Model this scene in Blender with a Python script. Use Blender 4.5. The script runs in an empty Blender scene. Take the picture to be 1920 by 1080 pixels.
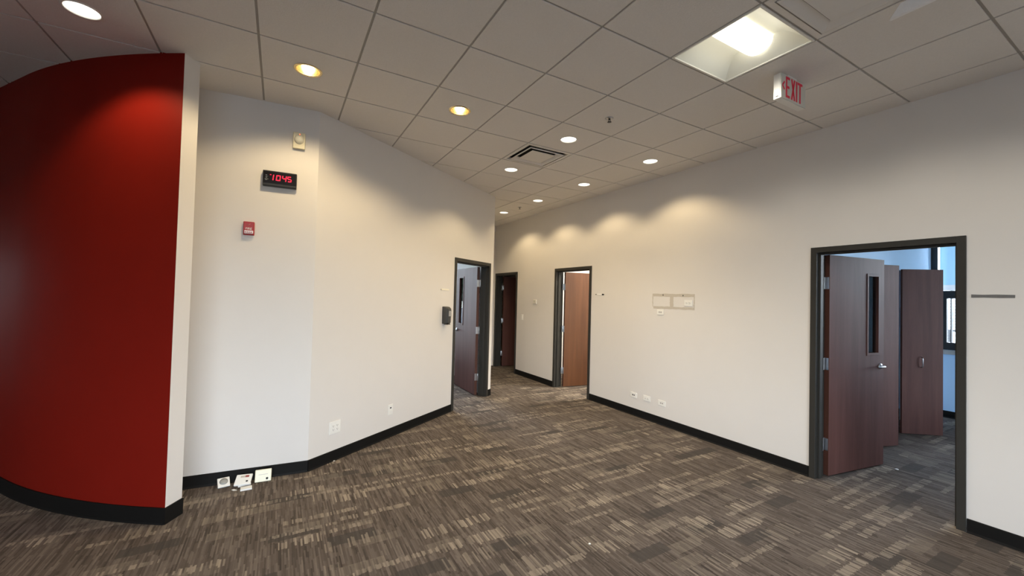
import bpy, bmesh, math, random
from mathutils import Vector, Matrix
random.seed(7)
S = bpy.context.scene
C = S.collection
PI = math.pi

# ------------------------------------------------------------------ camera
CAM = bpy.data.cameras.new('camera'); cam = bpy.data.objects.new('camera', CAM); C.objects.link(cam)
YAW, PITCH, ROLL, FPX = -0.5170, 0.0220, 0.0255, 764.133
EYE = 1.621
f = Vector((math.cos(PITCH)*math.cos(YAW), math.cos(PITCH)*math.sin(YAW), math.sin(PITCH)))
r = Vector((math.sin(YAW), -math.cos(YAW), 0)); u = r.cross(f)
r2 = math.cos(ROLL)*r + math.sin(ROLL)*u; u2 = -math.sin(ROLL)*r + math.cos(ROLL)*u
M = Matrix.Identity(4)
for i in range(3):
    M[i][0] = r2[i]; M[i][1] = u2[i]; M[i][2] = -f[i]
M.translation = (0, 0, EYE)
cam.matrix_world = M
CAM.sensor_width = 36; CAM.lens = FPX/1920*36; CAM.clip_start = .05; CAM.clip_end = 200
S.camera = cam

# ------------------------------------------------------------------ sky and exposure
WORLD_STRENGTH = 15
w = bpy.data.worlds.new('overcast_sky'); S.world = w; w.use_nodes = True
nt = w.node_tree; nt.nodes.clear()
tc = nt.nodes.new('ShaderNodeTexCoord'); sx = nt.nodes.new('ShaderNodeSeparateXYZ')
rp = nt.nodes.new('ShaderNodeValToRGB'); bg = nt.nodes.new('ShaderNodeBackground'); wo = nt.nodes.new('ShaderNodeOutputWorld')
nt.links.new(tc.outputs['Generated'], sx.inputs[0]); nt.links.new(sx.outputs['Z'], rp.inputs[0])
cr = rp.color_ramp; cr.elements[0].position = 0.0; cr.elements[0].color = (.30, .31, .30, 1)
cr.elements[1].position = 1.0; cr.elements[1].color = (.60, .75, 1.0, 1)
e = cr.elements.new(.06); e.color = (.86, .90, 1.0, 1)
nt.links.new(rp.outputs[0], bg.inputs[0]); bg.inputs[1].default_value = WORLD_STRENGTH
nt.links.new(bg.outputs[0], wo.inputs[0])
vs = S.view_settings
S.display_settings.display_device = 'sRGB'
vs.view_transform = 'Standard'; vs.look = 'None'; vs.gamma = 1; vs.use_curve_mapping = False
vs.exposure = 0.55
S.cycles.use_denoising = True
S.cycles.max_bounces = 10; S.cycles.diffuse_bounces = 7; S.cycles.transparent_max_bounces = 16
S.cycles.sample_clamp_indirect = 6; S.cycles.caustics_reflective = False; S.cycles.caustics_refractive = False

HC = 3.279            # ceiling height
GX, GY, GS = 1.266, -4.091, 0.6096   # ceiling grid origin and module
YW = -4.387           # right wall plane
TH = 0.14

# lights -------------------------------------------------------------------
WARM = (1.0, .78, .46); NEUTRAL = (1.0, .93, .80)
def portal(name, loc, rot, sx_, sy_):
    L = bpy.data.lights.new(name, 'AREA'); L.shape = 'RECTANGLE'; L.size = sx_; L.size_y = sy_
    L.cycles.is_portal = True
    o = bpy.data.objects.new(name, L); o.location = loc; o.rotation_euler = rot; C.objects.link(o); return o
def area(name, loc, rot, sx_, sy_, power, col, spread=PI):
    L = bpy.data.lights.new(name, 'AREA'); L.shape = 'RECTANGLE'; L.size = sx_; L.size_y = sy_
    L.energy = power; L.color = col; L.spread = spread
    o = bpy.data.objects.new(name, L); o.location = loc; o.rotation_euler = rot; C.objects.link(o); return o
# daylight openings: (windows on the far left side, behind the camera, and in the two offices, one there added for light)
portal('window_portal', (8.45, 6.02, 1.6), (-PI/2, 0, 0), .7, 1.2)
portal('window_portal', (-2.95, 6.02, 1.62), (-PI/2, 0, 0), 3.9, 2.25)        # faces -y
portal('window_portal', (-5.02, .46, 1.67), (0, -PI/2, 0), 2.15, 6.9)        # faces +x
portal('window_portal', (.9, -8.67, 1.9), (PI/2, 0, 0), 2.5, 1.8)           # room one, faces +y
portal('window_portal', (-1.02, -7.87, 1.65), (0, -PI/2, 0), 2.5, 1.35)         # added window of room one, faces +x
portal('window_portal', (9.62, -.95, 1.8), (0, PI/2, 0), 2.4, 3.7)          # room two, faces -x
# ceiling lamp of the room behind the second right-hand door
area('office_lamp', (5.0, -5.9, HC-.06), (0, 0, 0), .6, 1.2, 110, NEUTRAL)

# ------------------------------------------------------------------ materials
def mat(name, col, rough=.6, metal=0, spec=.5, emit=None, es=0, noise=0, nscale=30, bump=0, bscale=200, coat=0):
    m = bpy.data.materials.new(name); m.use_nodes = True; n = m.node_tree; b = n.nodes['Principled BSDF']
    b.inputs['Base Color'].default_value = (*col, 1); b.inputs['Roughness'].default_value = rough
    b.inputs['Metallic'].default_value = metal; b.inputs['Specular IOR Level'].default_value = spec
    b.inputs['Coat Weight'].default_value = coat
    if emit: b.inputs['Emission Color'].default_value = (*emit, 1); b.inputs['Emission Strength'].default_value = es
    t = n.nodes.new('ShaderNodeTexCoord')
    if noise:
        x = n.nodes.new('ShaderNodeTexNoise'); x.inputs['Scale'].default_value = nscale; x.inputs['Detail'].default_value = 4
        n.links.new(t.outputs['Object'], x.inputs['Vector'])
        mx = n.nodes.new('ShaderNodeMix'); mx.data_type = 'RGBA'
        mx.inputs['A'].default_value = (*[c*(1-noise) for c in col], 1); mx.inputs['B'].default_value = (*[min(1, c*(1+noise)) for c in col], 1)
        n.links.new(x.outputs['Fac'], mx.inputs['Factor']); n.links.new(mx.outputs['Result'], b.inputs['Base Color'])
    if bump:
        y = n.nodes.new('ShaderNodeTexNoise'); y.inputs['Scale'].default_value = bscale; y.inputs['Detail'].default_value = 2
        n.links.new(t.outputs['Object'], y.inputs['Vector'])
        bp = n.nodes.new('ShaderNodeBump'); bp.inputs['Strength'].default_value = bump; bp.inputs['Distance'].default_value = .002
        n.links.new(y.outputs['Fac'], bp.inputs['Height']); n.links.new(bp.outputs['Normal'], b.inputs['Normal'])
    return m

m_wall = mat('wall_paint', (.715, .679, .640), .55, spec=.3, noise=.015, nscale=6, bump=.15, bscale=350)
m_blue = mat('office_wall_daylight_blue', (.52, .72, .92), .6, spec=.3, noise=.01, bump=.1)  # blue cast of the daylight is put into this wall colour
m_white = mat('white_wall_paint', (.80, .79, .77), .6, spec=.3, noise=.01)
m_red = mat('red_wall_paint', (.190, .0095, .0050), .50, spec=.07, noise=.06, nscale=5, bump=.12, bscale=350)
m_tile = mat('acoustic_tile', (.78, .745, .705), .9, spec=.1, noise=.06, nscale=120, bump=.8, bscale=160)
m_grid = mat('ceiling_grid_metal', (.42, .40, .37), .6, spec=.2)
m_base = mat('vinyl_baseboard', (.007, .0065, .006), .6, spec=.15, noise=.1)
m_frame = mat('door_frame_paint', (.030, .028, .024), .5, spec=.3, noise=.05)
m_steel = mat('brushed_steel', (.55, .56, .58), .32, 1.0, noise=.05)
m_plastic = mat('white_plastic', (.82, .80, .75), .35, noise=.01)
m_cream = mat('cream_plastic', (.72, .66, .48), .4, noise=.02)
m_black = mat('black_plastic', (.008, .008, .009), .3, noise=.05)
m_dark = mat('dark_slot', (.02, .02, .02), .7)
m_grey = mat('grey_plastic', (.036, .036, .036), .35, noise=.05)
m_vent = mat('diffuser_paint', (.74, .71, .67), .5, noise=.03)
m_trim = mat('fixture_trim', (.80, .78, .72), .4)
m_concrete = mat('stone_sill', (.45, .43, .40), .6, noise=.15)
m_winframe = mat('black_window_frame', (.012, .012, .013), .4)
m_lens = mat('lit_lens', (.9, .88, .8), .5, emit=(1, .95, .84), es=2.2, noise=.08, nscale=40)
m_bulb = mat('lit_bulb', (1, .9, .7), .5, emit=(1, .80, .48), es=9)
m_reflector = mat('brass_tinted_reflector', (.90, .74, .42), .25, .9)
m_led = mat('red_led', (.4, 0, .02), .5, emit=(1, .01, .05), es=1.0)
m_exitred = mat('exit_red', (.62, .02, .05), .5, emit=(1, .03, .08), es=.03)
m_alarm = mat('alarm_red', (.35, .012, .014), .35, noise=.05)
def translucent(name, col, k=.6):
    m = bpy.data.materials.new(name); m.use_nodes = True; n = m.node_tree; n.nodes.clear()
    o = n.nodes.new('ShaderNodeOutputMaterial'); mx = n.nodes.new('ShaderNodeMixShader'); mx.inputs[0].default_value = k
    d = n.nodes.new('ShaderNodeBsdfDiffuse'); d.inputs[0].default_value = (*col, 1)
    t = n.nodes.new('ShaderNodeBsdfTranslucent'); t.inputs[0].default_value = (*col, 1)
    n.links.new(d.outputs[0], mx.inputs[1]); n.links.new(t.outputs[0], mx.inputs[2]); n.links.new(mx.outputs[0], o.inputs[0]); return m
m_shade = translucent('roller_shade_fabric', (.70, .88, .98), .42)
m_gap = mat('plenum_dark', (.02, .018, .015), .9)
m_tape = mat('adhesive_residue', (.53, .48, .41), .7, noise=.10, nscale=60)
m_paper = mat('white_paper', (.85, .84, .80), .6)
m_tan = mat('bright_foam', (.93, .92, .91), .6, noise=.04, nscale=30, bump=.5)

def glass(name='pane_glass'):
    m = bpy.data.materials.new(name); m.use_nodes = True; n = m.node_tree; n.nodes.clear()
    o = n.nodes.new('ShaderNodeOutputMaterial'); mx = n.nodes.new('ShaderNodeMixShader')
    fr = n.nodes.new('ShaderNodeFresnel'); fr.inputs[0].default_value = 1.5
    tr = n.nodes.new('ShaderNodeBsdfTransparent'); tr.inputs[0].default_value = (.93, .96, .96, 1)
    gl = n.nodes.new('ShaderNodeBsdfGlossy'); gl.inputs['Roughness'].default_value = .02
    n.links.new(fr.outputs[0], mx.inputs[0]); n.links.new(tr.outputs[0], mx.inputs[1]); n.links.new(gl.outputs[0], mx.inputs[2])
    n.links.new(mx.outputs[0], o.inputs[0]); return m
m_glass = glass()

def wood(name, c1, c2, rough, spec=.5):
    m = bpy.data.materials.new(name); m.use_nodes = True; n = m.node_tree; b = n.nodes['Principled BSDF']
    t = n.nodes.new('ShaderNodeTexCoord'); mp = n.nodes.new('ShaderNodeMapping'); mp.inputs['Scale'].default_value = (9, 9, .55)
    x = n.nodes.new('ShaderNodeTexNoise'); x.inputs['Scale'].default_value = 1.6; x.inputs['Detail'].default_value = 5; x.inputs['Distortion'].default_value = .6
    y = n.nodes.new('ShaderNodeTexNoise'); y.inputs['Scale'].default_value = 22; y.inputs['Detail'].default_value = 2
    n.links.new(t.outputs['Object'], mp.inputs[0]); n.links.new(mp.outputs[0], x.inputs['Vector']); n.links.new(mp.outputs[0], y.inputs['Vector'])
    ad = n.nodes.new('ShaderNodeMath'); ad.operation = 'MULTIPLY_ADD'; ad.inputs[1].default_value = .3
    n.links.new(y.outputs['Fac'], ad.inputs[0]); n.links.new(x.outputs['Fac'], ad.inputs[2])
    rm = n.nodes.new('ShaderNodeValToRGB'); rm.color_ramp.elements[0].position = .45; rm.color_ramp.elements[1].position = .85
    rm.color_ramp.elements[0].color = (*c1, 1); rm.color_ramp.elements[1].color = (*c2, 1)
    n.links.new(ad.outputs[0], rm.inputs[0]); n.links.new(rm.outputs[0], b.inputs['Base Color'])
    b.inputs['Roughness'].default_value = rough; b.inputs['Specular IOR Level'].default_value = spec
    return m
m_wood = wood('cherry_veneer', (.082, .034, .028), (.115, .050, .041), .50, .20)
m_wood_orange = wood('warm_cherry_veneer', (.088, .031, .0105), (.128, .049, .018), .42)
m_wood_edge = mat('door_edge_veneer', (.07, .024, .014), .5, noise=.1)

def carpet():
    m = bpy.data.materials.new('carpet_tiles'); m.use_nodes = True; n = m.node_tree; b = n.nodes['Principled BSDF']
    b.inputs['Roughness'].default_value = .95; b.inputs['Specular IOR Level'].default_value = .12
    t = n.nodes.new('ShaderNodeTexCoord'); s = n.nodes.new('ShaderNodeSeparateXYZ'); n.links.new(t.outputs['Object'], s.inputs[0])
    def V(v):
        if isinstance(v, (int, float)):
            x = n.nodes.new('ShaderNodeValue'); x.outputs[0].default_value = v; return x.outputs[0]
        return v
    def op(o, a, b_=None, c=None):
        x = n.nodes.new('ShaderNodeMath'); x.operation = o
        for i, q in enumerate((a, b_, c)):
            if q is None: continue
            if isinstance(q, (int, float)): x.inputs[i].default_value = q
            else: n.links.new(q, x.inputs[i])
        return x.outputs[0]
    def wn(a, b_, c=0.0):
        cb = n.nodes.new('ShaderNodeCombineXYZ')
        for i, q in enumerate((a, b_, c)):
            if isinstance(q, (int, float)): cb.inputs[i].default_value = q
            else: n.links.new(q, cb.inputs[i])
        x = n.nodes.new('ShaderNodeTexWhiteNoise'); x.noise_dimensions = '3D'; n.links.new(cb.outputs[0], x.inputs[0])
        return x.outputs['Value']
    X = op('ADD', s.outputs[0], 50.13); Y = op('ADD', s.outputs[1], 50.14)
    def fl(q, k, off=0.0): return op('FLOOR', op('MULTIPLY_ADD', q, 1/k, off))
    # fine yarn ribs: narrow across y, broken along x
    rib = fl(Y, .0088)
    seg = op('FLOOR', op('MULTIPLY_ADD', X, 8.0, wn(rib, 3.1)))
    v1 = wn(rib, seg, 1.7)
    rib2 = fl(Y, .0185); seg2 = op('FLOOR', op('MULTIPLY_ADD', X, 4.6, wn(rib2, 9.4)))
    v2 = wn(rib2, seg2, 4.2)
    dash = fl(Y, .0108); jit = wn(dash, 12.5)
    def layer(per, off, blkw, thr, h0, h1, keep, sd, jt=.10):
        """rows of short dashes: rows repeat along x, each row is cut into blocks along y"""
        xx = op('MULTIPLY_ADD', X, 1/per, off); row = op('FLOOR', xx); fr = op('FRACT', xx)
        blk = op('FLOOR', op('MULTIPLY_ADD', Y, 1/blkw, op('MULTIPLY', wn(row, sd), 1.0)))
        act = wn(row, blk, sd+.3)
        st = op('MULTIPLY', wn(row, blk, sd+.7), 1-h1)
        st2 = op('ADD', st, op('MULTIPLY', wn(dash, row, sd+4.2), jt))
        hh = op('MULTIPLY_ADD', wn(row, blk, sd+1.1), h1-h0, h0)
        en = op('SUBTRACT', op('ADD', st, hh), op('MULTIPLY', wn(dash, row, sd+5.2), jt))
        m_ = op('MULTIPLY', op('GREATER_THAN', fr, st2), op('LESS_THAN', fr, en))
        on = op('MULTIPLY', op('GREATER_THAN', act, thr), m_)
        kp = op('GREATER_THAN', wn(dash, row, sd+2.2), keep)
        am = op('MULTIPLY_ADD', wn(dash, row, sd+3.3), .75, .25)
        return op('MULTIPLY', op('MULTIPLY', on, kp), am)
    LA_ = layer(.25, .0, .25, .78, .38, .54, .48, 2.0)
    LB_ = op('MULTIPLY', layer(.125, .3, .5, .72, .35, .60, .35, 21.0), .75)
    LC_ = op('MULTIPLY', layer(.25, .55, .36, .70, .5, .8, .62, 41.0), .55)
    LD_ = op('MULTIPLY', layer(.125, .0, .25, .90, .6, .9, -1.0, 61.0, .0), .28)
    L = op('MAXIMUM', op('MAXIMUM', LA_, LB_), op('MAXIMUM', LC_, LD_))
    DA = layer(.25, .45, .30, .80, .35, .5, -1.0, 81.0, .03)
    D = op('GREATER_THAN', DA, .01)
    bn = n.nodes.new('ShaderNodeTexNoise'); bn.inputs['Scale'].default_value = 2.2; n.links.new(t.outputs['Object'], bn.inputs['Vector'])
    def ramp(fac, *st):
        x = n.nodes.new('ShaderNodeValToRGB'); cr = x.color_ramp
        cr.elements[0].position = st[0][0]; cr.elements[0].color = (*st[0][1], 1)
        cr.elements[1].position = st[-1][0]; cr.elements[1].color = (*st[-1][1], 1)
        for p_, c_ in st[1:-1]: e_ = cr.elements.new(p_); e_.color = (*c_, 1)
        n.links.new(fac, x.inputs[0]); return x.outputs[0]
    def mix(fac, A, B):
        x = n.nodes.new('ShaderNodeMix'); x.data_type = 'RGBA'
        n.links.new(fac, x.inputs['Factor'])
        for k, q in (('A', A), ('B', B)):
            if isinstance(q, tuple): x.inputs[k].default_value = (*q, 1)
            else: n.links.new(q, x.inputs[k])
        return x.outputs['Result']
    base = ramp(op('MULTIPLY_ADD', v1, .6, op('MULTIPLY', v2, .4)), (0.0, CARPET[0]), (.5, CARPET[1]), (1.0, CARPET[2]))
    dk = mix(op('MULTIPLY', D, .75), base, CARPET[3])
    lt = mix(L, dk, CARPET[4])
    g = n.nodes.new('ShaderNodeTexNoise'); g.inputs['Scale'].default_value = 420; g.inputs['Detail'].default_value = 2
    n.links.new(t.outputs['Object'], g.inputs['Vector'])
    mul = n.nodes.new('ShaderNodeMix'); mul.data_type = 'RGBA'; mul.blend_type = 'MULTIPLY'; mul.inputs['Factor'].default_value = .55
    n.links.new(lt, mul.inputs['A']); n.links.new(ramp(g.outputs['Fac'], (.3, (.55, .55, .55)), (.7, (1.35, 1.35, 1.35))), mul.inputs['B'])
    n.links.new(mul.outputs['Result'], b.inputs['Base Color'])
    bp = n.nodes.new('ShaderNodeBump'); bp.inputs['Strength'].default_value = .5; bp.inputs['Distance'].default_value = .003
    n.links.new(op('MULTIPLY_ADD', v1, .5, g.outputs['Fac']), bp.inputs['Height']); n.links.new(bp.outputs['Normal'], b.inputs['Normal'])
    return m
CARPET = [(.058, .047, .040), (.120, .098, .084), (.200, .166, .143), (.066, .058, .053), (.36, .305, .245)]
m_carpet = carpet()

def brick():
    m = bpy.data.materials.new('painted_brick'); m.use_nodes = True; n = m.node_tree; b = n.nodes['Principled BSDF']
    t = n.nodes.new('ShaderNodeTexCoord'); mp = n.nodes.new('ShaderNodeMapping'); mp.inputs['Rotation'].default_value = (PI/2, 0, 0)
    x = n.nodes.new('ShaderNodeTexBrick'); x.inputs['Scale'].default_value = 1.0; x.inputs['Brick Width'].default_value = .36; x.inputs['Row Height'].default_value = .12
    x.inputs['Mortar Size'].default_value = .022
    x.inputs['Color1'].default_value = (.42, .42, .42, 1); x.inputs['Color2'].default_value = (.30, .32, .32, 1); x.inputs['Mortar'].default_value = (.10, .11, .12, 1)
    n.links.new(t.outputs['Object'], mp.inputs[0]); n.links.new(mp.outputs[0], x.inputs['Vector']); n.links.new(x.outputs['Color'], b.inputs['Base Color'])
    b.inputs['Roughness'].default_value = .8; return m
m_brick = brick()

# ------------------------------------------------------------------ mesh helpers
def bm_box(bm, x0, x1, y0, y1, z0, z1, mi=0, M=None):
    vs_ = [bm.verts.new(Vector(q) if M is None else M @ Vector(q)) for q in
           [(x0,y0,z0),(x1,y0,z0),(x1,y1,z0),(x0,y1,z0),(x0,y0,z1),(x1,y0,z1),(x1,y1,z1),(x0,y1,z1)]]
    fs = []
    for idx in [(3,2,1,0),(4,5,6,7),(0,1,5,4),(1,2,6,5),(2,3,7,6),(3,0,4,7)]:
        f_ = bm.faces.new([vs_[i] for i in idx]); f_.material_index = mi; fs.append(f_)
    return fs
def bm_prism(bm, pts, h0, h1, axis='z', mi=0, M=None):
    """pts 2D polygon, extruded along axis. axis y: pts are (x,z)"""
    def P(a, b, h):
        q = {'z': (a, b, h), 'y': (a, h, b), 'x': (h, a, b)}[axis]
        q = Vector(q); return q if M is None else M @ q
    A = [bm.verts.new(P(a, b, h0)) for a, b in pts]; B = [bm.verts.new(P(a, b, h1)) for a, b in pts]
    n_ = len(pts)
    fs = [bm.faces.new(A[::-1]), bm.faces.new(B)]
    for i in range(n_): fs.append(bm.faces.new([A[i], A[(i+1) % n_], B[(i+1) % n_], B[i]]))
    for f_ in fs: f_.material_index = mi
    return fs
def bm_lathe(bm, prof, cx=0, cy=0, seg=32, mi=0, axis='z', smooth=True, M=None, caps=True):
    """prof: list of (radius, height)"""
    rings = []
    for (rr, h) in prof:
        if rr < 1e-6:
            q = {'z': (cx, cy, h), 'y': (cx, h, cy), 'x': (h, cx, cy)}[axis]; q = Vector(q)
            rings.append([bm.verts.new(q if M is None else M @ q)]); continue
        R_ = []
        for i in range(seg):
            a = 2*PI*i/seg; c_, s_ = cx+rr*math.cos(a), cy+rr*math.sin(a)
            q = Vector({'z': (c_, s_, h), 'y': (c_, h, s_), 'x': (h, c_, s_)}[axis])
            R_.append(bm.verts.new(q if M is None else M @ q))
        rings.append(R_)
    for A, B in zip(rings[:-1], rings[1:]):
        if len(A) == 1 and len(B) == 1: continue
        for i in range(seg):
            j = (i+1) % seg
            if len(A) == 1: f_ = bm.faces.new([A[0], B[j], B[i]])
            elif len(B) == 1: f_ = bm.faces.new([A[i], A[j], B[0]])
            else: f_ = bm.faces.new([A[i], A[j], B[j], B[i]])
            f_.material_index = mi; f_.smooth = smooth
    if caps:
        for R_ in (rings[0], rings[-1]):
            if len(R_) > 1:
                f_ = bm.faces.new(R_); f_.material_index = mi
def bm_tube(bm, pts, rad, seg=10, mi=0):
    pts = [Vector(p_) for p_ in pts]; prev = None; rings = []
    for i, p_ in enumerate(pts):
        d = (pts[min(i+1, len(pts)-1)]-pts[max(i-1, 0)]).normalized()
        up = Vector((0, 0, 1)) if abs(d.z) < .9 else Vector((1, 0, 0))
        a = d.cross(up).normalized(); b_ = d.cross(a)
        rr = rad[i] if isinstance(rad, (list, tuple)) else rad
        rings.append([bm.verts.new(p_+rr*(a*math.cos(2*PI*k/seg)+b_*math.sin(2*PI*k/seg))) for k in range(seg)])
    for A, B in zip(rings[:-1], rings[1:]):
        for k in range(seg):
            f_ = bm.faces.new([A[k], A[(k+1) % seg], B[(k+1) % seg], B[k]]); f_.smooth = True; f_.material_index = mi
    for R_ in (rings[0], rings[-1]):
        f_ = bm.faces.new(R_); f_.material_index = mi
def mk(name, bm, mats, parent=None, bevel=0, kind=None, loc=None, rotz=None, seg=2):
    bmesh.ops.recalc_face_normals(bm, faces=bm.faces)
    me = bpy.data.meshes.new(name); bm.to_mesh(me); bm.free()
    for m_ in (mats if isinstance(mats, (list, tuple)) else [mats]): me.materials.append(m_)
    o = bpy.data.objects.new(name, me); C.objects.link(o)
    if parent: o.parent = parent
    if bevel:
        b = o.modifiers.new('edge_bevel', 'BEVEL'); b.width = bevel; b.segments = seg; b.limit_method = 'ANGLE'; b.angle_limit = math.radians(50)
    if kind: o['kind'] = kind
    if loc is not None: o.location = loc
    if rotz is not None: o.rotation_euler = (0, 0, rotz)
    return o
def empty(name, loc=(0, 0, 0), rotz=0, label=None, cat=None, group=None, kind=None):
    o = bpy.data.objects.new(name, None); o.empty_display_size = .05; C.objects.link(o); o.location = loc; o.rotation_euler = (0, 0, rotz)
    if label: o['label'] = label
    if cat: o['category'] = cat
    if group: o['group'] = group
    if kind: o['kind'] = kind
    return o
def tag(o, label, cat, group=None):
    o['label'] = label; o['category'] = cat
    if group: o['group'] = group
    return o
def copy_tree(o, parent=None):
    c = o.copy(); C.objects.link(c)
    if parent: c.parent = parent
    for ch in [k for k in bpy.data.objects if k.parent == o]: copy_tree(ch, c)
    return c
B = bmesh.new

# ------------------------------------------------------------------ structure
def wall(name, A, Bp, th, openings=(), mats=(None,), z1=HC+.05, z0=0.0):
    """slab whose visible face runs A->Bp (viewer in the room sees A on the left), thickness goes away behind it"""
    A = Vector((*A, 0)); Bp = Vector((*Bp, 0)); d = (Bp-A); L = d.length; d.normalize()
    n_in = Vector((-d.y, d.x, 0))        # away from the viewer (viewer on right-hand side of A->B)
    Mx = Matrix(((d.x, n_in.x, 0, A.x), (d.y, n_in.y, 0, A.y), (0, 0, 1, 0), (0, 0, 0, 1)))
    bm = B(); s = 0.0
    for (s0, s1, za, zb) in sorted(openings):
        if s0 > s: bm_box(bm, s, s0, 0, th, z0, z1, 0, Mx)
        if za > z0: bm_box(bm, s0, s1, 0, th, z0, za, 0, Mx)
        if zb < z1: bm_box(bm, s0, s1, 0, th, zb, z1, 0, Mx)
        s = s1
    if s < L: bm_box(bm, s, L, 0, th, z0, z1, 0, Mx)
    bm.faces.ensure_lookup_table()
    if len(mats) > 1:
        bm.normal_update()
        for f_ in bm.faces:
            f_.material_index = 1 if (f_.normal.dot(n_in) > .5) else 0
    return mk(name, bm, list(mats), kind='structure')

# floor
bm = B(); bm_box(bm, -5.2, 10.2, -8.9, 6.3, -.1, 0); mk('floor', bm, m_carpet, kind='structure')
bm = B(); bm_box(bm, -60, 60, -60, 60, -.35, -.3); mk('ground', bm, mat('asphalt', (.12, .12, .12), .9), kind='structure')

# ceiling tiles and grid (one mesh), cells left open where fixtures sit
DL = [(3, 8), (3, 6), (3, 4), (3, 2), (5, 2), (3, 0), (5, 0), (7, 0), (9, 0)]
FIX = {(0, 2), (4, 2), (-1, 2), (-4, 2), (-4, 6)}
HOLE = {d: .083 for d in DL}; HOLE[(3, 10)] = .083; HOLE[(3,1)] = 0
DLC = DL + [(3, 10)]
bm = B(); T = .0075
for i in range(-11, 15):
    for j in range(-8, 18):
        if (i, j) in FIX: continue
        x0 = GX+i*GS+T; x1 = GX+(i+1)*GS-T; y0 = GY+j*GS+T; y1 = GY+(j+1)*GS-T
        if x1 < -5 or x0 > 10 or y1 < -8.7 or y0 > 6.1: continue
        if (i, j) in DLC:
            cx, cy, rr = (x0+x1)/2, (y0+y1)/2, .083
            N = 32; hs = (x1-x0)/2; inn = []; out = []
            for k in range(N):
                a = 2*PI*k/N; c_, s_ = math.cos(a), math.sin(a); q = hs/max(abs(c_), abs(s_))
                inn.append((bm.verts.new((cx+rr*c_, cy+rr*s_, HC)), bm.verts.new((cx+rr*c_, cy+rr*s_, HC+.012))))
                out.append((bm.verts.new((cx+q*c_, cy+q*s_, HC)), bm.verts.new((cx+q*c_, cy+q*s_, HC+.012))))
            for k in range(N):
                l = (k+1) % N
                bm.faces.new([inn[k][0], inn[l][0], out[l][0], out[k][0]]); bm.faces.new([out[k][0], out[l][0], out[l][1], out[k][1]])
                bm.faces.new([inn[k][0], inn[l][0], inn[l][1], inn[k][1]])
        else:
            a = [bm.verts.new(q) for q in ((x0,y0,HC),(x1,y0,HC),(x1,y1,HC),(x0,y1,HC))]
            b = [bm.verts.new(q) for q in ((x0,y0,HC+.012),(x1,y0,HC+.012),(x1,y1,HC+.012),(x0,y1,HC+.012))]
            bm.faces.new(a)
            for k in range(4): bm.faces.new([a[k], a[(k+1) % 4], b[(k+1) % 4], b[k]])
for i in range(-11, 16):
    x = GX+i*GS
    for f_ in bm_box(bm, x-.013, x+.013, -8.8, 6.2, HC+.006, HC+.03): f_.material_index = 1
for j in range(-8, 19):
    y = GY+j*GS
    for f_ in bm_box(bm, -5.1, 10.1, y-.013, y+.013, HC+.0065, HC+.031): f_.material_index = 1
for f_ in bm_box(bm, -5.2, 10.2, -8.9, 6.3, HC+.30, HC+.4): f_.material_index = 2
for f_ in bm_box(bm, -5.2, 10.2, -8.95, -8.8, HC+.06, HC+.3): f_.material_index = 2
for f_ in bm_box(bm, -5.2, 10.2, 6.2, 6.35, HC+.06, HC+.3): f_.material_index = 2
for f_ in bm_box(bm, -5.3, -5.14, -8.9, 6.3, HC+.06, HC+.3): f_.material_index = 2
for f_ in bm_box(bm, 10.14, 10.3, -8.9, 6.3, HC+.06, HC+.3): f_.material_index = 2
mk('ceiling', bm, [m_tile, m_grid, m_gap], kind='structure')

D1 = (.952, 1.963); D3 = (5.107, 6.123); D4 = (7.482, 8.493); DH = 2.160
xr = 8.60
def op_(d): return (xr-d[1]+.02, xr-d[0]-.02, 0, DH-.02)
# wall from x=8.6 (left as seen) to x=-5 : viewer looks towards -y, left is +x.
def W(name, A, Bp, th, ops=(), mats=(m_wall,), **k): return wall(name, A, Bp, th, ops, mats, **k)
def wall2(name, A, Bp, th, ops, mats):
    # wall() puts the thickness to the left of A->B; for a viewer who sees A on the left that is behind the face
    return wall(name, A, Bp, th, ops, mats)
# viewer looking at -y: left end has larger x; direction (-1,0); left-hand normal of (-1,0) is (0,-1) -> behind
wall2('wall_right', (xr, YW), (-5.0, YW), TH, [op_(D1), op_(D3), op_(D4)], (m_wall, m_white))
WA = Vector((4.123, -.268)); WB = Vector((6.03, -3.065)); WD = (WB-WA).normalized(); WN = Vector((-WD.y, WD.x))
D2 = (2.250, 3.285)
wall2('wall_left', tuple(WA), tuple(WB), TH, [(D2[0]+.02, D2[1]-.02, 0, DH-.02)], (m_wall, m_white))
wall2('wall_recess', (4.2392, 1.30), tuple(WA), TH, [], (m_wall, m_white))
wall2('wall_hall_end', (8.56, -2.9), (8.56, YW), .12, [], (m_wall,))
wall2('wall_hall_left', (8.6, -2.935), (6.085, -2.935), .0001+.125, [], (m_white,))
# office partitions
wall2('wall_closet', (2.25, -8.65), (2.25, -4.53), -.10, [(.85, 3.05, 0, 2.13)], (m_blue,))
bm = B(); bm_box(bm, 2.92, 3.0, -8.65, -4.53, 0, HC+.05); mk('wall_closet_back', bm, m_white, kind='structure')
wall2('wall_window_right', (3.0, -8.65), (-1.0, -8.65), .16, [(.75, 3.5, 1.0, 2.85)], (m_blue,))
wall2('wall_office_side', (-1.0, -8.8), (-1.0, -4.53), .15, [(.25, 1.6, .4, 2.9)], (m_blue,))
bm = B(); bm_box(bm, 3.3, 3.4, -7.6, -4.53, 0, HC+.05); mk('wall_office_left', bm, m_white, kind='structure')
bm = B(); bm_box(bm, 3.3, 7.2, -7.6, -7.5, 0, HC+.05); mk('wall_office_back', bm, m_white, kind='structure')
bm = B(); bm_box(bm, 7.1, 7.2, -7.5, -4.53, 0, HC+.05); mk('wall_office_right', bm, m_white, kind='structure')
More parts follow.
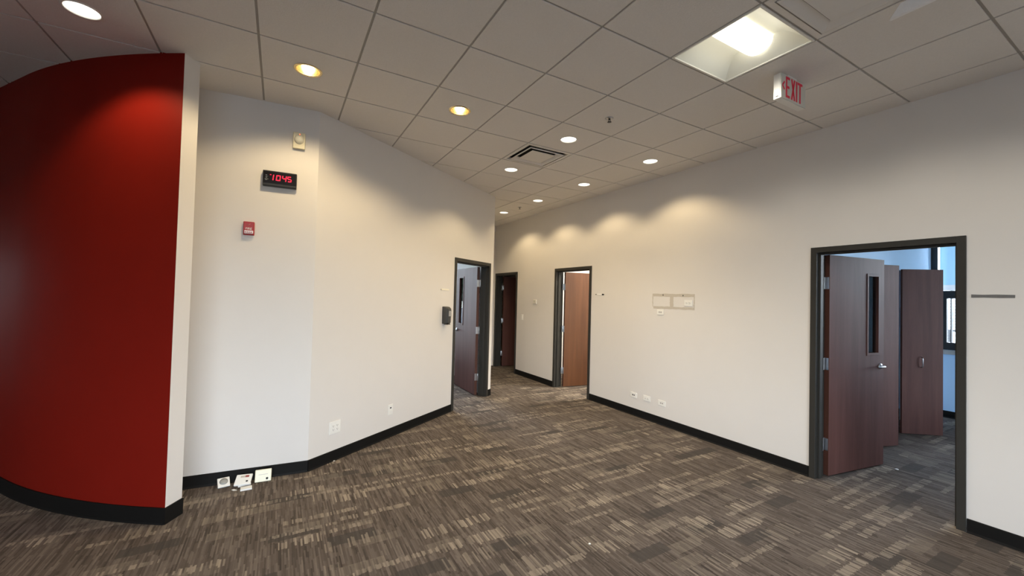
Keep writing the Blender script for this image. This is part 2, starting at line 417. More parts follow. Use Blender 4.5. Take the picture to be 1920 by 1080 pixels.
bm = B(); bm_box(bm, 7.2, 10.0, -6.7, -6.6, 0, HC+.05); mk('wall_storage_back', bm, m_wall, kind='structure')
bm = B(); bm_box(bm, 9.9, 10.0, -6.6, -4.3, 0, HC+.05); mk('wall_storage_side', bm, m_wall, kind='structure')
bm = B(); bm_box(bm, 8.6, 9.9, -4.527, -4.387, 0, HC+.05); mk('wall_storage_front', bm, m_wall, kind='structure')
# second office, behind the angled wall
wall2('wall_window_far', (9.6, 1.2), (9.6, -3.0), .15, [(.3, 4.0, .6, 3.0)], (m_white,))
bm = B(); bm_box(bm, 8.6, 9.6, -3.06, -2.935, 0, HC+.05); mk('wall_second_office', bm, m_white, kind='structure')
bm = B(); bm_box(bm, 4.33, 9.75, 1.2, 1.3, 0, HC+.05); mk('wall_second_office_back', bm, m_white, kind='structure')
# the big outer walls with windows, left of and behind the camera
wall2('wall_window_left', (-5.0, 6.0), (9.0, 6.0), .16, [(.1, 4.0, .5, 2.75), (13.1, 13.8, 1.0, 2.2)], (m_wall,))
wall2('wall_window_back', (-5.0, YW-.1), (-5.0, 6.0), .16, [(1.5, 8.4, .60, 2.75)], (m_wall,))
bm = B(); bm_box(bm, 9.0, 9.15, 1.3, 6.16, 0, HC+.05); mk('wall_lobby_side', bm, m_wall, kind='structure')

# red curved wall: a slab with a convex face and a free end
CX, CY, CR = 7.01, -1.401, 3.952
def arc(rad, a0, a1, n_): return [(CX+rad*math.cos(a0+(a1-a0)*k/n_), CY+rad*math.sin(a0+(a1-a0)*k/n_)) for k in range(n_+1)]
a_s = math.atan2(.64-CY, 3.62-CX); a_e = math.radians(72)
def red_line(off):
    """the convex face: an arc that runs on as a straight wall, offset outwards by off"""
    pts = arc(CR+off, a_s, math.radians(126), 60)
    tx_, ty_ = math.sin(math.radians(126)), -math.cos(math.radians(126))
    return pts + [(pts[-1][0]+tx_*3.4, pts[-1][1]+ty_*3.4)]
outer = red_line(0)
NA = len(outer)-1
corner = outer[0]
bm = B()
lo = [bm.verts.new((x, y, 0)) for x, y in outer]; hi = [bm.verts.new((x, y, HC+.05)) for x, y in outer]
for k in range(NA):
    f_ = bm.faces.new([lo[k], lo[k+1], hi[k+1], hi[k]]); f_.material_index = 0; f_.smooth = True
inner = red_line(-.138)
lo2 = [bm.verts.new((x, y, 0)) for x, y in inner]; hi2 = [bm.verts.new((x, y, HC+.05)) for x, y in inner]
for k in range(NA):
    f_ = bm.faces.new([lo2[k+1], lo2[k], hi2[k], hi2[k+1]]); f_.material_index = 1; f_.smooth = True
def quad_strip(A_, B_):
    for k in range(len(A_)-1): bm.faces.new([A_[k], A_[k+1], B_[k+1], B_[k]]).material_index = 1
ta = [bm.verts.new(v.co) for v in hi]; tb = [bm.verts.new(v.co) for v in hi2]; quad_strip(ta, tb)
for i_ in (0, -1):      # the two ends of the slab
    q = [bm.verts.new(v.co) for v in (lo[i_], lo2[i_], hi2[i_], hi[i_])]; bm.faces.new(q).material_index = 1
mk('wall_red', bm, [m_red, m_wall], kind='structure')

# ------------------------------------------------------------------ baseboards
BH, BT = .100, .009
def baseboard(name, A, Bp, h=BH, out=1, s0=0):
    A = Vector((*A, 0)); Bp = Vector((*Bp, 0)); d = (Bp-A); L = d.length; d.normalize(); n_out = Vector((d.y, -d.x, 0))*out
    Mx = Matrix(((d.x, n_out.x, 0, A.x), (d.y, n_out.y, 0, A.y), (0, 0, 1, 0), (0, 0, 0, 1)))
    bm = B()
    bm_prism(bm, [(-.002, 0), (BT+.007, 0), (BT+.002, .010), (BT, .016), (BT, h-.006), (BT*.5, h), (-.002, h)], 0, L, 'x', 0, Mx)
    return mk(name, bm, m_base, kind='structure')
baseboard('baseboard_right', (D1[0]-.004, YW), (-5, YW))
baseboard('baseboard_right', (D3[0]-.004, YW), (D1[1]+.004, YW))
baseboard('baseboard_right', (D4[0]-.004, YW), (D3[1]+.004, YW))
p2 = lambda s: tuple(WA+WD*s)
baseboard('baseboard_left', p2(0), p2(D2[0]-.004)); baseboard('baseboard_left', p2(D2[1]+.004), p2(3.385))
baseboard('baseboard_recess', (4.2229, 1.08), tuple(WA))
baseboard('baseboard_window_right', (2.25, -8.65), (-1, -8.65))
baseboard('baseboard_closet', (2.25, -5.5), (2.25, -4.53), out=-1)
baseboard('baseboard_second_office', (9.6, -2.935), (6.35, -2.935), out=-1)
# red wall base: arc + the short end
bm = B(); h = .112
o2 = red_line(BT+.004); o3 = red_line(BT); i2 = red_line(-.01)
for ring_lo, ring_hi, za, zb in ((o2, o3, 0, .012), (o3, o3, .012, h)):
    A_ = [bm.verts.new((x, y, za)) for x, y in ring_lo]; B_ = [bm.verts.new((x, y, zb)) for x, y in ring_hi]
    for k in range(NA): bm.faces.new([A_[k], A_[k+1], B_[k+1], B_[k]]).smooth = False
A_ = [bm.verts.new((x, y, h)) for x, y in o3]; B_ = [bm.verts.new((x, y, h)) for x, y in i2]
for k in range(NA): bm.faces.new([A_[k], A_[k+1], B_[k+1], B_[k]])
bmesh.ops.remove_doubles(bm, verts=bm.verts, dist=1e-5)
t0 = Vector((math.sin(a_s), -math.cos(a_s))); t0 = -t0      # points back off the free end of the slab
na = Vector((math.cos(a_s), math.sin(a_s)))
O_ = Vector((CX, CY))+na*CR
Mx = Matrix(((na.x, t0.x, 0, O_.x), (na.y, t0.y, 0, O_.y), (0, 0, 1, 0), (0, 0, 0, 1)))
bm_box(bm, -.142, BT, -.003, BT, 0, h, 0, Mx)
mk('baseboard_red', bm, m_base, kind='structure')

# ------------------------------------------------------------------ door frames (trim) and doors
def door_frame(name, origin, rotz, Wd, Hh, th=TH):
    """local X along the wall to the right, -Y out into the room"""
    bm = B(); fw, pr_ = .050, .012
    for (x0, x1) in ((0, fw), (Wd-fw, Wd)):
        bm_box(bm, x0, x1, -pr_, th+pr_, 0, Hh)
    bm_box(bm, fw, Wd-fw, -pr_, th+pr_, Hh-fw, Hh)
    sy0, sy1 = .035, th-.05
    bm_box(bm, fw, fw+.016, sy0, sy1, 0, Hh-fw); bm_box(bm, Wd-fw-.016, Wd-fw, sy0, sy1, 0, Hh-fw)
    bm_box(bm, fw+.016, Wd-fw-.016, sy0, sy1, Hh-fw-.016, Hh-fw)
    return mk(name, bm, m_frame, kind='structure', loc=origin, rotz=rotz, bevel=.002)
door_frame('trim_1', (D1[1], YW, 0), PI, D1[1]-D1[0], DH)
door_frame('trim_2', (*p2(D2[0]), 0), math.atan2(WD.y, WD.x), D2[1]-D2[0], DH)
door_frame('trim_3', (D3[1], YW, 0), PI, D3[1]-D3[0], DH)
door_frame('trim_4', (D4[1], YW, 0), PI, D4[1]-D4[0], DH)

def door(name, hinge, d, side, w=.905, h=2.10, lite=None, lever=True, wd=m_wood, knuckle=None, plates=(.30, 1.06, 1.83)):
    """hinge: point on the visible face at the hinge edge; d: direction; side=+1: leaf thickness goes to local +Y"""
    ang = math.atan2(d[1], d[0])
    root = empty(name, (hinge[0], hinge[1], 0), ang, kind='structure')
    t = .045*side; y0, y1 = min(0, t), max(0, t)
    bm = B()
    if lite:
        lx0, lx1, lz0, lz1 = lite
        bm_box(bm, 0, lx0, y0, y1, .012, h); bm_box(bm, lx1, w, y0, y1, .012, h)
        bm_box(bm, lx0, lx1, y0, y1, .012, lz0); bm_box(bm, lx0, lx1, y0, y1, lz1, h)
    else: bm_box(bm, 0, w, y0, y1, .012, h)
    bm.normal_update()
    for f_ in bm.faces:
        if abs(f_.normal.x) > .9: f_.material_index = 1
    mk('leaf', bm, [wd, m_wood_edge], root)
    if lite:
        bm = B(); fw = .022
        for ya, yb in ((y0-.006, y0+.012), (y1-.012, y1+.006)):
            bm_box(bm, lx0-fw, lx0+.004, ya, yb, lz0-fw, lz1+fw); bm_box(bm, lx1-.004, lx1+fw, ya, yb, lz0-fw, lz1+fw)
            bm_box(bm, lx0, lx1, ya, yb, lz0-fw, lz0+.004); bm_box(bm, lx0, lx1, ya, yb, lz1-.004, lz1+fw)
        mk('lite_frame', bm, wd, root, bevel=.002)
        bm = B(); bm_box(bm, lx0, lx1, (y0+y1)/2-.003, (y0+y1)/2+.003, lz0, lz1); mk('glass', bm, m_glass, root)
    if lever:
        for sgn, yy in ((-1, y0), (1, y1)):
            bm = B(); lx = w-.065; z = 1.01
            bm_lathe(bm, [(.0, yy), (.028, yy), (.030, yy+sgn*.003), (.028, yy+sgn*.009), (.012, yy+sgn*.013), (.011, yy+sgn*.045), (0, yy+sgn*.046)], lx, z, 24, axis='y')
            bm_tube(bm, [(lx, yy+sgn*.042, z), (lx-.02, yy+sgn*.048, z), (lx-.06, yy+sgn*.050, z+.002), (lx-.105, yy+sgn*.046, z+.004), (lx-.115, yy+sgn*.040, z+.003)], [.0105, .010, .009, .009, .0075])
            mk('lever_handle', bm, m_steel, root)
    for z in plates:
        bm = B(); yk = t
        bm_box(bm, -.0025, .0005, y0+.005, y1+.002 if side > 0 else y1, z-.057, z+.057)
        bm_lathe(bm, [(0, z-.058), (.0075, z-.058), (.0075, z+.058), (0, z+.058)], -.006, (y1 if side > 0 else y0)+side*.006, 14)
        if knuckle is not None:
            kx, ky = knuckle
            # plate reaching over to the jamb
            a = Vector((-.006, (y1 if side > 0 else y0)+side*.004)); b = Vector((kx, ky)); dd = (b-a); Lk = dd.length; dd.normalize(); nn = Vector((-dd.y, dd.x))
            Mx = Matrix(((dd.x, nn.x, 0, a.x), (dd.y, nn.y, 0, a.y), (0, 0, 1, 0), (0, 0, 0, 1)))
            bm_box(bm, 0, Lk, -.0015, .0015, z-.057, z+.057, 0, Mx)
        mk('hinge', bm, m_steel, root, bevel=.0008)
    return root
def unit(a): v = Vector(a); v.normalize(); return tuple(v)
door('door_1', (1.876, -4.545), unit((-.119, -.853)), 1, w=.875, h=2.10, lite=(.605, .775, 1.145, 1.925), knuckle=(-.045, .020))
door('door_3', (6.012, -4.545), unit((-.071, -.514)), 1, w=.895, h=2.10, wd=m_wood_orange, knuckle=(-.045, .020))
door('door_4', (8.375, -4.545), unit((-.05, -.6)), 1, w=.895, h=2.09, knuckle=(-.045, .020), lever=False)
door('door_2', (6.085, -2.800), unit((.91, -.010)), -1, w=.90, h=2.10, lite=(.58, .76, 1.13, 1.94), knuckle=(-.03, -.075))

# ------------------------------------------------------------------ bifold closet doors
def bifold(pA, pF, pB, label, pull):
    ctr = Vector(((pA[0]+pF[0])/2, (pA[1]+pF[1])/2, 0))
    root = empty('bifold_closet_door', (pF[0], pF[1], 0), 0, label, 'closet door', 'bifold doors of the office closet')
    for a, b, sd in ((pA, pF, 1), (pF, pB, 1)):
        a = Vector((a[0]-pF[0], a[1]-pF[1])); b = Vector((b[0]-pF[0], b[1]-pF[1]))
        d = (b-a); L = d.length; d.normalize(); nn = Vector((-d.y, d.x))
        Mx = Matrix(((d.x, nn.x, 0, a.x), (d.y, nn.y, 0, a.y), (0, 0, 1, 0), (0, 0, 0, 1)))
        bm = B(); bm_box(bm, .003, L-.003, 0, .030, .015, 2.105, 0, Mx); mk('leaf', bm, m_wood, root, bevel=.0015)
    if pull:
        a = Vector((pA[0]-pF[0], pA[1]-pF[1])); d = -a; d.normalize(); nn = Vector((-d.y, d.x))
        s = Vector(pull) - Vector((pF[0], pF[1])); s = s.dot(-d)
        P0 = -d*s
        bm = B()
        q = lambda o_, z: (P0.x - nn.x*o_, P0.y - nn.y*o_, z)
        bm_tube(bm, [q(.0, .99), q(.024, .985), q(.030, .965), q(.030, .885), q(.024, .865), q(0, .86)], .0055)
        mk('pull_handle', bm, m_steel, root)
    return root
bifold((2.048, -5.841), (1.903, -6.288), (2.065, -6.735), 'folded brown wood closet door leaf directly behind the open office door', None)
bifold((2.068, -6.931), (1.784, -7.301), (2.06, -7.68), 'brown wood closet door with a metal pull, farther into the blue office', (1.936, -7.103))

# ------------------------------------------------------------------ windows
def window(name, x0, x1, y, z0, z1, mull, bar, facing=1, axis='x', depth=.07, left_stile=False):
    root = empty(name, (0, 0, 0), 0, kind='structure')
    def bx(bm, a0, a1, c0, c1, z0_, z1_):
        if axis == 'x': bm_box(bm, a0, a1, c0, c1, z0_, z1_)
        else: bm_box(bm, c0, c1, a0, a1, z0_, z1_)
    bm = B(); fw = .06
    bx(bm, x0, x0+fw, y-depth/2, y+depth/2, z0, z1); bx(bm, x1-fw, x1, y-depth/2, y+depth/2, z0, z1)
    bx(bm, x0+fw, x1-fw, y-depth/2, y+depth/2, z0, z0+.11); bx(bm, x0+fw, x1-fw, y-depth/2, y+depth/2, z1-fw, z1)
    for m_ in mull: bx(bm, m_-.005, m_+.005, y-depth/2, y+depth/2, z0+.1, z1-fw+.01)
    if bar: bx(bm, x0+fw, x1-fw, y-depth/2-.003, y+depth/2+.003, bar[0], bar[1])
    if left_stile: bx(bm, x1-.075, x1, y-.02, y+.053, z0, z1); bx(bm, x1-.165, x1-.07, y-.03, y+.03, z0, bar[0]+.01)
    mk('window_frame', bm, m_winframe, root)
    bm = B(); bx(bm, x0+fw-.01, x1-fw+.01, y-.003, y+.003, z0+.1, z1-fw+.01); mk('pane', bm, m_glass, root)
    return root
window('window_1', -.49, 2.25, -8.70, 1.0, 2.85, [2.038, 1.15, .35], (1.765, 1.88), left_stile=True)
bm = B(); bm_box(bm, -.52, 2.248, -8.81, -8.615, .935, .998); mk('trim_5', bm, m_concrete, kind='structure', bevel=.004)
window('added_window', -8.55, -7.2, -1.08, .4, 2.9, [-7.9], None, axis='y')  # added out of view to light the closet wall and its leaves
window('window_2', -2.8, .9, 9.68, .6, 3.0, [-1.6, -.3], (1.85, 1.90), axis='y')
window('window_3', -4.9, -1.0, 6.08, .5, 2.75, [-3.6, -2.3], None)
window('window_4', 8.1, 8.8, 6.08, 1.0, 2.2, [], None)
window('window_5', -2.987, 3.913, -5.08, .60, 2.75, [-1.6, -.2, 1.2, 2.6], None, axis='y')
# roller shade half down in window_1
root = empty('roller_shade', (2.0, -8.63, 0), 0, 'light blue roller shade pulled halfway down over the office window', 'window shade')
bm = B(); bm_box(bm, -.85, .150, -.004, -.001, 1.965, 2.80); mk('shade_cloth', bm, m_shade, root)
bm = B(); bm_box(bm, -.85, .145, -.012, .004, 1.885, 1.965); mk('hem_bar', bm, translucent('hem_fabric', (.9, .92, .93), .55), root, bevel=.003)
bm = B(); bm_box(bm, -.86, .155, -.030, .018, 2.80, 2.845); mk('shade_box', bm, m_plastic, root, bevel=.004)

# pale brick building seen across the street
bm = B(); bm_box(bm, -3, 9, -24.4, -24.0, -.3, 2.9); 
o = mk('brick_building', bm, m_brick); tag(o, 'pale painted brick building outside, seen through the office window below the shade', 'building')
for (x, z) in ((5.21, -.26), (7.2, -.26), (3.3, -.26)):
    bm = B(); bm_box(bm, x-.5, x+.5, -24.0, -23.93, z-.1, z+1.0); bm_box(bm, x-.42, x+.42, -23.93, -23.92, z, z+.92, 1)
    q = mk('window', bm, [m_winframe, m_paper]); q.parent = o

# tree line outside the second office
m_leafy = mat('foliage', (.03, .05, .02), .8, noise=.4, nscale=8)
def tree(x, y, hgt, label, sd):
    rnd = random.Random(sd)
    root = empty('street_tree', (x, y, -.3), 0, label, 'tree', 'trees outside the second office')
    bm = B(); bm_tube(bm, [(0, 0, 0), (.05, 0, hgt*.3), (.0, .08, hgt*.6)], [.16, .12, .06]); mk('trunk', bm, mat('bark', (.05, .035, .025), .9, noise=.3), root)
    bm = B()
    for k in range(26):
        a = rnd.random()*2*PI; rr = rnd.random()**.5*hgt*.26; z = hgt*(.35+.6*rnd.random())
        s = hgt*(.06+.07*rnd.random())
        bmesh.ops.create_icosphere(bm, subdivisions=2, radius=s, matrix=Matrix.Translation((rr*math.cos(a), rr*math.sin(a), z)))
    for v in bm.verts: v.co += Vector((rnd.uniform(-.08, .08), rnd.uniform(-.08, .08), rnd.uniform(-.08, .08)))
    mk('crown', bm, m_leafy, root)
tree(16, 1.6, 4.6, 'taller dark tree outside, glimpsed in the narrow glass of the hall office door', 1)
tree(17, 4.6, 4.0, 'smaller dark tree outside, mirrored at the side of the narrow door glass', 2)

# ------------------------------------------------------------------ ceiling fixtures
def cell(i, j): return (GX+(i+.5)*GS, GY+(j+.5)*GS)
def spot(parent, power, col, size, blend, z, rad=.05):
    L = bpy.data.lights.new('lamp_light', 'SPOT'); L.energy = power; L.color = col; L.spot_size = math.radians(size); L.spot_blend = blend; L.shadow_soft_size = rad
    o = bpy.data.objects.new('lamp_light', L); C.objects.link(o); o.parent = parent; o.location = (0, 0, z); return o
def dl_flat(loc, label, power=0, grp='flush round ceiling downlights'):
    root = empty('recessed_downlight', (loc[0], loc[1], HC), 0, label, 'ceiling light', grp)
    bm = B(); bm_lathe(bm, [(.081, .012), (.080, -.001), (.083, -.004), (.092, -.003), (.094, .0003)], caps=False); mk('trim_ring', bm, m_trim, root)
    bm = B(); bm_lathe(bm, [(0, .004), (.04, .0045), (.0805, .006), (.0805, .014), (0, .014)]); mk('lens', bm, m_lens, root)
    if power: spot(root, power, WARM, 130, .42, -.012)
    return root
def dl_open(loc, label, power, grp='open reflector downlights'):
    root = empty('recessed_downlight', (loc[0], loc[1], HC), 0, label, 'ceiling light', grp)
    bm = B(); bm_lathe(bm, [(.081, .004), (.080, -.002), (.084, -.005), (.095, -.004), (.098, .0003)], caps=False); mk('trim_ring', bm, m_reflector, root)
    bm = B(); bm_lathe(bm, [(.0815, 0), (.078, .02), (.066, .06), (.045, .10), (0, .12)], caps=False); mk('reflector', bm, m_reflector, root)
    bm = B(); bm_lathe(bm, [(0, .012), (.022, .016), (.038, .032), (.040, .048), (.028, .075), (.014, .09), (.014, .11)], caps=False); mk('bulb', bm, m_bulb, root)
    spot(root, power, WARM, 146, .40, -.012)
    return root
P_WALL = 28
dl_flat(cell(3, 8), 'round ceiling downlight nearest the red curved wall', 30)
dl_flat(cell(3, 10), 'round ceiling downlight above the left end of the red wall', 6)
dl_open(cell(3, 6), 'yellowish open downlight above the wall clock', 30)
dl_open(cell(3, 4), 'yellowish open downlight above the angled wall, midway to the hall', 38)
dl_flat(cell(3, 2), 'round white downlight between the sprinkler and the square air vent', 22)
dl_flat(cell(5, 2), 'round downlight just beyond the square air vent, near the angled wall corner', 38)
dl_flat(cell(3, 0), 'nearest of the four downlights in a row along the right wall', P_WALL)
dl_flat(cell(5, 0), 'second nearest of the four downlights in a row along the right wall', P_WALL)
dl_flat(cell(7, 0), 'third nearest of the four downlights in a row along the right wall', P_WALL)
dl_flat(cell(9, 0), 'farthest downlight of the row, at the end of the hall', P_WALL)

# square volumetric troffer in cell (0,2)
tx, ty = cell(0, 2)
root = empty('troffer_light', (tx, ty, HC), 0, 'large square lit ceiling light with a bright curved centre lens', 'ceiling light')
m_wing = mat('troffer_reflector', (.90, .89, .80), .5, spec=.2)
m_diff = mat('troffer_diffuser', (.8, .8, .75), .5, emit=(1, .96, .82), es=2.2)
hs = .2973
bm = B()
prof = []
for k in range(17):
    t_ = k/16; xx = -hs+.012+(hs-.012-.095)*t_; zz = .006+.105*math.sin(t_*PI*.56); prof.append((xx, zz))
for sgn in (-1, 1):
    pr0 = [bm.verts.new((sgn*a, -hs+.012, b)) for a, b in prof]; pr1 = [bm.verts.new((sgn*a, hs-.012, b)) for a, b in prof]
    for k in range(16): bm.faces.new([pr0[k], pr0[k+1], pr1[k+1], pr1[k]]).smooth = True
mk('reflector', bm, m_wing, root)
for sgn in (-1, 1):       # sloped end panels
    bm = B()
    q = [bm.verts.new(v) for v in ((-hs+.012, sgn*(hs-.012), .005), (hs-.012, sgn*(hs-.012), .005), (hs-.012, sgn*(hs-.115), .118), (-hs+.012, sgn*(hs-.115), .118))]
    bm.faces.new(q)
    mk('end_panel', bm, m_wing, root)
bm = B(); nseg = 18; L_ = hs-.055
rows = []
for yy, sc in ((-L_, .0), (-L_+.004, .42), (-L_+.02, .75), (-L_+.05, .95), (-L_+.09, 1), (L_-.09, 1), (L_-.05, .95), (L_-.02, .75), (L_-.004, .42), (L_, .0)):
    rows.append([bm.verts.new((-.100+.2*k/nseg, yy, .103-sc*.080*math.sin(PI*k/nseg)**.8 if 0 < k < nseg else .103)) for k in range(nseg+1)])
for A_, B_ in zip(rows[:-1], rows[1:]):
    for k in range(nseg): bm.faces.new([A_[k], A_[k+1], B_[k+1], B_[k]]).smooth = True
mk('diffuser', bm, m_diff, root)
bm = B()
for a0, a1, b0, b1 in ((-hs, hs, -hs, -hs+.012), (-hs, hs, hs-.012, hs), (-hs, -hs+.012, -hs+.012, hs-.012), (hs-.012, hs, -hs+.012, hs-.012)):
    bm_box(bm, a0, a1, b0, b1, -.003, .010)
bm_box(bm, -hs, hs, -hs, hs, .125, .135)
for a0, a1, b0, b1 in ((-hs, hs, -hs, -hs+.004), (-hs, hs, hs-.004, hs), (-hs, -hs+.004, -hs, hs), (hs-.004, hs, -hs, hs)): bm_box(bm, a0, a1, b0, b1, .01, .125)
mk('housing', bm, m_trim, root)

spot(root, 34, NEUTRAL, 165, .3, -.02, .12)
for (ci, cj, lb) in ((-4, 2, 'added unseen square ceiling light behind the camera, on the right side'), (-4, 6, 'added unseen square ceiling light behind the camera, on the left side')):  # extra troffers added out of view to brighten the right wall
    q = copy_tree(root); q['label'] = lb; x_, y_ = cell(ci, cj); q.location = (x_, y_, HC)

# square air diffusers
def diffuser(i, j, label, tight=False):
    x, y = cell(i, j)
    root = empty('air_diffuser', (x, y, HC), 0, label, 'air vent', 'square ceiling air diffusers')
    def ring(bm, a, za, b, zb, th=.002):
        A_ = [bm.verts.new((sx_*a, sy_*a, za)) for sx_, sy_ in ((-1,-1),(1,-1),(1,1),(-1,1))]
        B_ = [bm.verts.new((sx_*b, sy_*b, zb)) for sx_, sy_ in ((-1,-1),(1,-1),(1,1),(-1,1))]
        for k in range(4): bm.faces.new([A_[k], A_[(k+1) % 4], B_[(k+1) % 4], B_[k]])
    bm = B(); ring(bm, .297, -.001, .262, -.003); ring(bm, .262, -.003, .252, .055); ring(bm, .297, -.001, .297, .02); mk('outer_frame', bm, m_vent, root)
    o_, i_, dr = (.252, .178, -.006) if tight else (.226, .176, -.010)
    bm = B(); ring(bm, o_+.002, dr+.004, o_, dr-.002); ring(bm, o_, dr-.002, o_-.012, dr-.002); ring(bm, o_-.012, dr-.002, i_, .003 if tight else .016); ring(bm, o_+.002, dr+.004, i_+.008, .013 if tight else .026); mk('cone', bm, m_vent, root)
    pl = .170 if tight else .154
    bm = B(); bm_box(bm, -pl, pl, -pl, pl, -.009, -.002); mk('center_plate', bm, m_vent, root, bevel=.003)
    bm = B(); ring(bm, .25, .056, .001, .12); ring(bm, .25, .056, .25, .02); mk('duct', bm, m_gap, root)
    return root
diffuser(4, 2, 'square air vent between two round downlights, near the hall')
diffuser(-1, 2, 'square air vent beside the large lit square ceiling light', True)

# pale deflector panel hanging at the top edge of the view
dA = Vector((.928, -2.902, HC-.060))
bm = B(); up_ = Vector((-.058, .028, .052)); al_ = Vector((-.50, .015, 0)); tk = al_.cross(up_).normalized()*.022
if tk.z < 0: tk = -tk
va = [bm.verts.new(q) for q in (Vector((0, 0, 0)), al_, al_+up_, up_)]; vb = [bm.verts.new(v.co+tk-Vector((.0, .0, .012))) for v in va]
bm.faces.new(va); bm.faces.new(vb)
for k in range(4): bm.faces.new([va[k], va[(k+1) % 4], vb[(k+1) % 4], vb[k]])
o = mk('air_deflector', bm, m_tan, bevel=.004); o.location = dA
tag(o, 'pale slanted panel hanging from the ceiling at the upper right, past the square vent', 'deflector panel')

# sprinklers
def sprinkler(loc, label):
    root = empty('sprinkler_head', (loc[0], loc[1], HC), 0, label, 'sprinkler', 'ceiling sprinkler heads')
    bm = B(); bm_lathe(bm, [(0, 0), (.034, 0), (.036, -.003), (.018, -.007), (0, -.007)]); mk('escutcheon', bm, m_steel, root)
    bm = B()
    bm_lathe(bm, [(.009, -.006), (.009, -.016), (.006, -.018), (0, -.018)])
    for sg in (-1, 1): bm_tube(bm, [(sg*.008, 0, -.015), (sg*.014, 0, -.024), (sg*.004, 0, -.034)], .003, 6)
    bm_lathe(bm, [(0, -.034), (.018, -.035), (.019, -.037), (0, -.038)])
    mk('sprinkler_body', bm, m_grey, root)
sprinkler(cell(2, 2), 'small sprinkler head in the ceiling, nearest, left of the exit sign')
sprinkler(cell(8, 0), 'tiny sprinkler head between the two farthest hall downlights')

# ------------------------------------------------------------------ exit sign
root = empty('exit_sign', (1.559, -3.206, 3.085), 0, 'white ceiling exit sign with red EXIT lettering and left chevron', 'exit sign')
bm = B(); bm_box(bm, .004, .052, -.168, .168, 0, .180); mk('housing', bm, m_plastic, root, bevel=.004, seg=3)
bm = B(); bm_box(bm, -.0008, .004, -.166, .166, .002, .178); mk('face_panel', bm, mat('sign_face', (.62, .60, .52), .4, noise=.03), root)
bm = B(); bm_box(bm, .008, .044, -.06, .06, .180, .195); mk('canopy', bm, m_plastic, root)
bm = B(); bm_box(bm, .008, .044, .168, .1695, .03, .165); bm_box(bm, .018, .034, .168, .1702, .014, .020, 1); mk('end_cap', bm, [m_plastic, m_grey], root)
# letters lie on the -x face; local y runs leftwards for the reader
bm = B()
def bar(y0, z0, y1, z1, wd_):
    a = Vector((y0, z0)); b = Vector((y1, z1)); d_ = (b-a).normalized(); n_ = Vector((-d_.y, d_.x))*wd_/2
    bm_prism(bm, [tuple(a-n_), tuple(b-n_), tuple(b+n_), tuple(a+n_)], -.0025, .001, 'x')
Y0 = 3.206
zt, zb_ = .168, .018
def yy(v): return v+Y0
def box_yz(ya, yb, za, zb2): bm_prism(bm, [(ya, za), (yb, za), (yb, zb2), (ya, zb2)], -.0025, .001, 'x')
sw = .017
E0, E1 = yy(-3.100), yy(-3.152)
box_yz(E0-sw, E0, zb_, zt); box_yz(E1, E0-sw, zt-sw, zt); box_yz(E1+.006, E0-sw, .086, .086+sw); box_yz(E1, E0-sw, zb_, zb_+sw)
X0, X1 = yy(-3.170), yy(-3.226)
bar(X0-.008, zb_, X1+.008, zt, sw); bar(X0-.008, zt, X1+.008, zb_, sw)
I0 = yy(-3.238); box_yz(I0-sw, I0, zb_, zt)
T0, T1 = yy(-3.262), yy(-3.326)
box_yz(T1, T0, zt-sw, zt); tm = (T0+T1)/2; box_yz(tm-sw/2, tm+sw/2, zb_, zt-sw)
bar(yy(-3.056), .095, yy(-3.082), .125, .012); bar(yy(-3.056), .095, yy(-3.082), .068, .012)
mk('lettering', bm, m_exitred, root)

# ------------------------------------------------------------------ items on the walls
def on_wall(name, P, n_, label, cat, group=None):
    return empty(name, P, math.atan2(n_[0], -n_[1]), label, cat, group)
NR = (0, 1); NL = (-WN.x, -WN.y)
RD = (WA-Vector((4.19, .64))).normalized(); NJ = (RD.y, -RD.x)
def jog(y): 
    t_ = (y-.64)/(WA.y-.64); return (4.19+(WA.x-4.19)*t_, y)

# digital clock
P = jog(.030); root = on_wall('digital_clock', (P[0], P[1], 2.598), NJ, 'black digital wall clock with red digits reading 10 45', 'clock')
bm = B(); bm_box(bm, -.130, .130, -.045, 0, -.067, .067); mk('case', bm, m_black, root, bevel=.005)
bm = B(); bm_box(bm, -.122, .122, -.0462, -.044, -.040, .055); mk('display', bm, mat('clock_display', (.004, .002, .003), .25), root)
bm = B(); bm_box(bm, -.128, .128, -.048, -.044, -.060, -.048); mk('lower_rail', bm, m_grey, root)
bm = B()
def seg7(cx, cz, w_, h_, on, t_=.0085, sk=.10):
    def sb(x0, x1, z0, z1):
        pts = [(x0+sk*z0, z0), (x1+sk*z0, z0), (x1+sk*z1, z1), (x0+sk*z1, z1)]
        bm_prism(bm, [(cx+a, cz+b) for a, b in pts], -.0475, -.046, 'y')
    g = .0012; hw, hh = w_/2, h_/2
    S_ = {'a': (-hw+g, hw-g, hh-t_, hh), 'd': (-hw+g, hw-g, -hh, -hh+t_), 'g': (-hw+g, hw-g, -t_/2, t_/2),
          'f': (-hw-t_+g, -hw, g, hh-g), 'b': (hw, hw+t_-g, g, hh-g), 'e': (-hw-t_+g, -hw, -hh+g, -g), 'c': (hw, hw+t_-g, -hh+g, -g)}
    for s_ in on: sb(*S_[s_])
seg7(-.060, .009, .012, .050, 'bc'); seg7(-.012, .009, .020, .050, 'abcdef')
seg7(.033, .009, .020, .050, 'fgbc'); seg7(.073, .009, .020, .050, 'afgcd')
bm_prism(bm, [(-.076, .034), (-.066, .034), (-.066, .028), (-.076, .028)], -.0475, -.046, 'y')
mk('digits', bm, m_led, root)
bm = B()
for k, (a, b_, w_) in enumerate(((-.103, .024, .006), (-.100, .012, .008), (-.102, .002, .006), (-.100, -.010, .014), (-.104, -.018, .008))):
    bm_prism(bm, [(a-w_, b_), (a+w_, b_), (a+w_, b_+.0025), (a-w_, b_+.0025)], -.0475, -.046, 'y')
